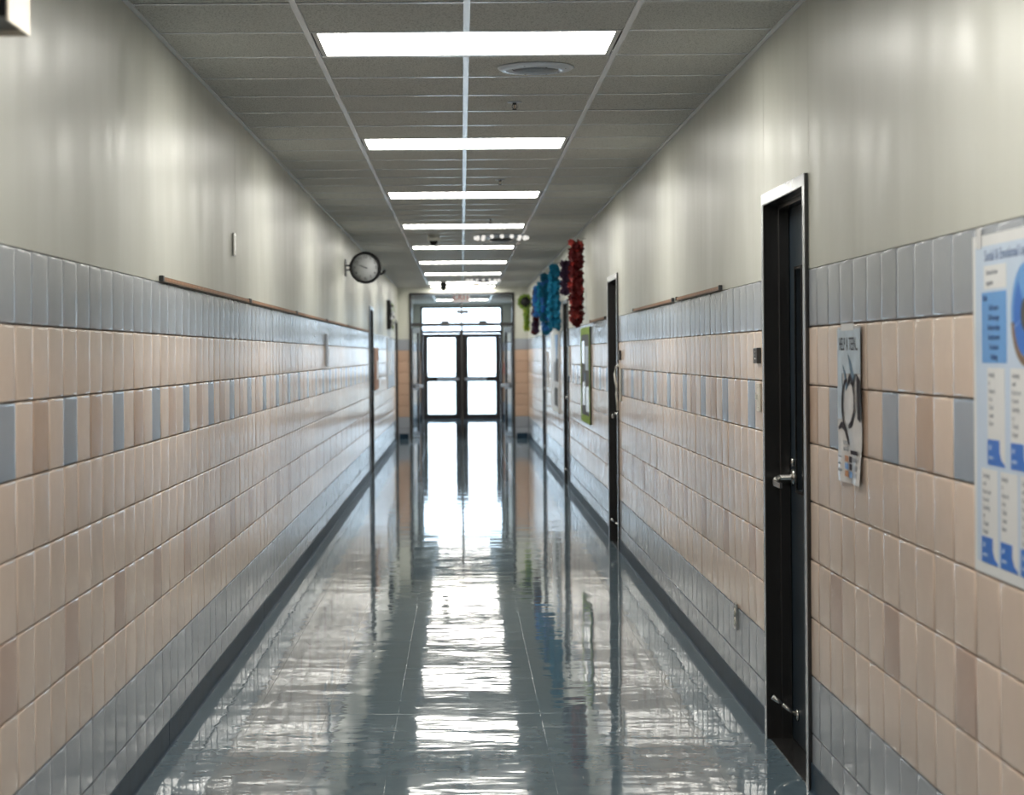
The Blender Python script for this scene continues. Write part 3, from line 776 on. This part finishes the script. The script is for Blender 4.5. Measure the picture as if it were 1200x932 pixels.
for i, (y, x, lab) in enumerate(((20.0, -.28, 'white and black dome camera on the ceiling near the clock'), (33.0, -.30, 'dark dome camera on the ceiling near the end partition'))):
    t = thing('dome_camera', lab, 'camera', (x, y, CZ+.001))
    part('camera_base', MB().lathe([(.062, 0), (.062, -.055), (.056, -.062)], n=24) if i == 0 else MB().box(-.05, .05, -.05, .05, -.10, 0), 'white' if i == 0 else 'charcoal', t)
    z0 = -.060 if i == 0 else -.098
    part('dome', MB().lathe([(.042*math.cos(q*PI/12), z0-.048*math.sin(q*PI/12)) for q in range(6)]+[(.002, z0-.049)], n=24), 'dark', t)
t = thing('exit_sign', 'hanging exit sign with red letters beyond the black door frame', 'exit sign', (0.0, 37.6, 2.66))
part('sign_body', MB().box(-.165, .165, -.02, .02, -.10, .085), 'signlit', t, bevel=.004)
part('hanger', MB().box(-.02, .02, -.015, .015, .085, CZ-2.66), 'white', t)
text('lettering', 'EXIT', .165, 'redsign', t, (0, -.021, -.008))

# ------------------------------------------------------------------ projecting box, top left
t = thing('wall_box', 'cream metal box with a dark underside standing out at the top left corner', 'box', (XL, 4.1, 2.233), 0)
W_ = -.928-XL
part('side_panel', MB().box(W_-.006, W_, -.10, .10, 0, .40), 'cream', t, bevel=.001)
part('back_panel', MB().box(0, W_-.006, .088, .098, 0, .40), 'cream', t)
part('underside', MB().box(.001, W_-.006, -.096, .088, .012, .018), 'charcoal', t)
part('front_panel', MB().box(.001, W_-.02, -.10, -.09, .022, .40), 'wood', t)
part('front_trim', MB().box(.001, W_-.006, -.101, -.094, .010, .035).box(W_-.020, W_-.006, -.101, -.09, .035, .40), 'dark', t)

# ------------------------------------------------------------------ boards and decorations
def board(X, rz, y0, y1, z0, z1, label, border, ground, bw, items):
    h = (y1-y0)/2
    r = thing('bulletin_board', label, 'bulletin board', (X+(-.002 if X > 0 else .002), (y0+y1)/2, z0), rz); H = z1-z0
    part('backing', MB().box(-h, h, -.012, -.0, 0, H), ground, r)
    if border: part('border', MB().box(-h, -h+bw, -.016, -.012, 0, H).box(h-bw, h, -.016, -.012, 0, H).box(-h+bw, h-bw, -.016, -.012, 0, bw).box(-h+bw, h-bw, -.016, -.012, H-bw, H), border, r)
    for (nm, a, b_, c_, d_, mt) in items:
        part(nm, MB().box(-h+a*2*h, -h+b_*2*h, -.016, -.013, c_*H, d_*H), mt, r)
    return r
board(XR, RW, 18.20, 19.52, .87, 1.795, 'dark bulletin board with a green border between the second and third right doors', 'green', 'boardblack', .07,
      [('picture', .15, .45, .62, .86, 'fog'), ('picture', .55, .85, .55, .80, 'icegrey'), ('picture', .2, .5, .18, .42, 'fog'), ('picture', .6, .9, .12, .38, 'fog'), ('picture', .42, .52, .44, .52, 'photoblue')])
b2 = board(XR, RW, 24.0, 26.0, .80, 1.83, 'white bulletin board with a blue pennant beyond the third right door', 'white', 'paper', .05,
      [('picture', .45, .85, .08, .30, 'boardblack'), ('picture', .35, .60, .38, .62, 'greyink'), ('picture', .65, .92, .38, .66, 'boardblack')])
part('pennant', MB().prism([(.1, .98), (.85, .98), (.5, .62)], -.018, -.015), 'mblue', b2)
board(XL, LW, 25.75, 26.8, 1.07, 1.64, 'orange brown wooden board just past the left wall door', 'wood', 'wood', .04, [('paper_notice', .55, .95, .25, .7, 'paper')])
board(XL, LW, 30.2, 33.2, 1.02, 1.80, 'pale blue and white board near the far end of the left wall', 'pblue', 'paper', .2, [('paper_notice', .4, .6, .3, .8, 'fog'), ('paper_notice', .66, .86, .2, .7, 'pblue')])
t = thing('wall_hanging', 'black framed hanging with grey and green leaves high on the far left wall', 'wall decoration', (XL, 30.6, 1.95), LW)
part('hanging_frame', MB().box(-.30, -.26, -.05, 0, 0, .45).box(.26, .30, -.05, 0, 0, .45).box(-.26, .26, -.05, 0, .41, .45).box(-.26, .26, -.05, 0, 0, .04), 'dark', t)
def leafy(parent, n_, mats, box):
    for i in range(n_):
        m_ = MB(); a = random.uniform(0, 2*PI); l = random.uniform(.05, .09); w_ = l*.3
        c_ = Vector([random.uniform(*b) for b in box])
        d = Vector((math.cos(a), -.3, math.sin(a))).normalized(); s_ = d.cross(Vector((0, 1, 0))).normalized()
        pts = [c_-d*l, c_+s_*w_+Vector((0, -.006, 0)), c_+d*l, c_-s_*w_+Vector((0, -.006, 0)), c_+Vector((0, .008, 0))]
        m_.add(pts, [(0, 1, 4), (1, 2, 4), (2, 3, 4), (3, 0, 4), (0, 3, 1), (1, 3, 2)])
        part('leaf', m_, random.choice(mats), parent)
leafy(t, 34, ['green', 'greyink', 'fog', 'charcoal'], ((-.24, .75), (-.09, -.03), (.02, .42)))

# paper garlands
def flower_mesh(mat, seed):
    rd = random.Random(seed); m_ = MB()
    for layer, (rr, n_, hgt) in enumerate(((1., 7, .0), (.62, 5, .25))):
        for k in range(n_):
            a = 2*PI*k/n_+layer*.4+rd.uniform(-.15, .15); da = PI/n_*1.15
            c0 = (0, 0, hgt*.5); tip = (rr*math.cos(a), rr*math.sin(a), hgt+rd.uniform(.2, .55))
            l = (rr*.72*math.cos(a-da), rr*.72*math.sin(a-da), hgt+.12); r_ = (rr*.72*math.cos(a+da), rr*.72*math.sin(a+da), hgt+.12)
            u = (rr*.5*math.cos(a), rr*.5*math.sin(a), hgt-.1)
            m_.add([c0, l, tip, r_, u], [(0, 1, 4), (1, 2, 4), (2, 3, 4), (3, 0, 4)])
    m_.lathe([(.18, .15), (.16, .42), (.02, .5)], n=6)
    return m_.mesh('paper_flower', mat, fix=False)
def garland(label, x, y, z0, z1, wx, wy, mats, size, grp='paper garlands on the right wall', name='paper_garland', cat='garland', top=None):
    t = thing(name, label, cat, (x, y, z1), 0, grp)
    part('string', MB().tube([(0, 0, .03), (.004, .003, (z0-z1)*.5), (0, 0, z0-z1+.02)], .003, 6), 'white', t)
    part('hook', MB().tube([(0, 0, .03), (XR-x-.01, 0, .035), (XR-x+.0005, 0, .035)], .004, 6), 'steel', t)
    ms = [flower_mesh(m_, i) for i, m_ in enumerate(mats)]
    nrow = max(2, int((z1-z0)/(size*.62)))
    for j in range(nrow):
        zc = -(j+.5)*(z1-z0)/nrow
        for (ox, oy) in ((-1, -.6), (1, -.6), (0, -1), (-.6, .7), (.7, .6), (0, -.2)):
            me = random.choice(ms)
            o = bpy.data.objects.new('paper_flower', me); COL.objects.link(o); o.parent = t
            px = ox*(wx/2-size*.4)+random.uniform(-.2, .2)*size; py = oy*(wy/2-size*.4)+random.uniform(-.2, .2)*size
            px = min(px, XR-.012-x-size*.6)
            o.location = (px, py, zc+random.uniform(-.3, .3)*size)
            d = Vector((ox, oy-.5, random.uniform(-.5, .5))).normalized()
            o.rotation_euler = d.to_track_quat('Z', 'Y').to_euler(); k = size*random.uniform(.6, .9)/1.6
            o.scale = (k*1.25,)*3
    return t
garland('long dark red paper garland hanging nearest on the right wall', 1.125, 18.9, 1.83, 2.625, .135, .14, ['red', 'red', 'red', 'redlight'], .075)
garland('short dusky purple paper garland behind the dark red one', 1.125, 20.8, 2.19, 2.53, .11, .12, ['purple'], .07)
garland('first turquoise paper garland, beyond the purple one', 1.12, 23.35, 1.84, 2.60, .15, .16, ['cyan', 'cyan', 'cyan'], .08)
garland('middle turquoise paper garland speckled with sky blue', 1.12, 25.3, 1.82, 2.57, .15, .16, ['cyan', 'cyan', 'sky'], .08)
garland('third turquoise paper garland, shorter, beside the sky blue one', 1.12, 26.9, 2.10, 2.54, .14, .16, ['cyan', 'cyan'], .08)
garland('short sky blue paper garland past the turquoise ones', 1.10, 27.7, 2.08, 2.48, .13, .14, ['sky'], .08)
garland('dark purple paper garland between the sky blue one and the green one', 1.125, 29.4, 1.86, 2.50, .11, .12, ['purple', 'purple', 'red'], .07)
t = garland('green and dark paper garland with a big round top, farthest on the right wall', 1.145, 33.8, 1.95, 2.32, .12, .12, ['green', 'lime', 'green'], .07)
hb = part('round_head', MB().lathe([(.001, .0), (.075, -.012), (.085, -.03), (.03, -.06), (.001, -.065)], (-.03, -.02, .13), 'y', 20), 'dark', t)
gf = flower_mesh('green', 5); kf = flower_mesh('charcoal', 6)
for k in range(22):
    a = 2*PI*k/11; rr = .105 if k < 11 else .07
    o = bpy.data.objects.new('paper_flower', gf if k < 11 or k % 3 == 0 else kf); COL.objects.link(o); o.parent = t
    px = -.03+rr*math.cos(a)
    o.location = (min(px, .03), -.03, .13+rr*math.sin(a)); o.rotation_euler = (PI/2, a, 0); o.scale = (.045,)*3

t = thing('fire_alarm_pull', 'small red fire alarm pull on tan tile right of the exit doors', 'fire alarm', (1.06, FAR-.001, 1.20), 0)
part('alarm_body', MB().box(-.05, .05, -.04, 0, -.13, .13), 'redsign', t, bevel=.005)
part('pull_handle', MB().box(-.03, .03, -.052, -.04, -.02, .02), 'white', t, bevel=.003)
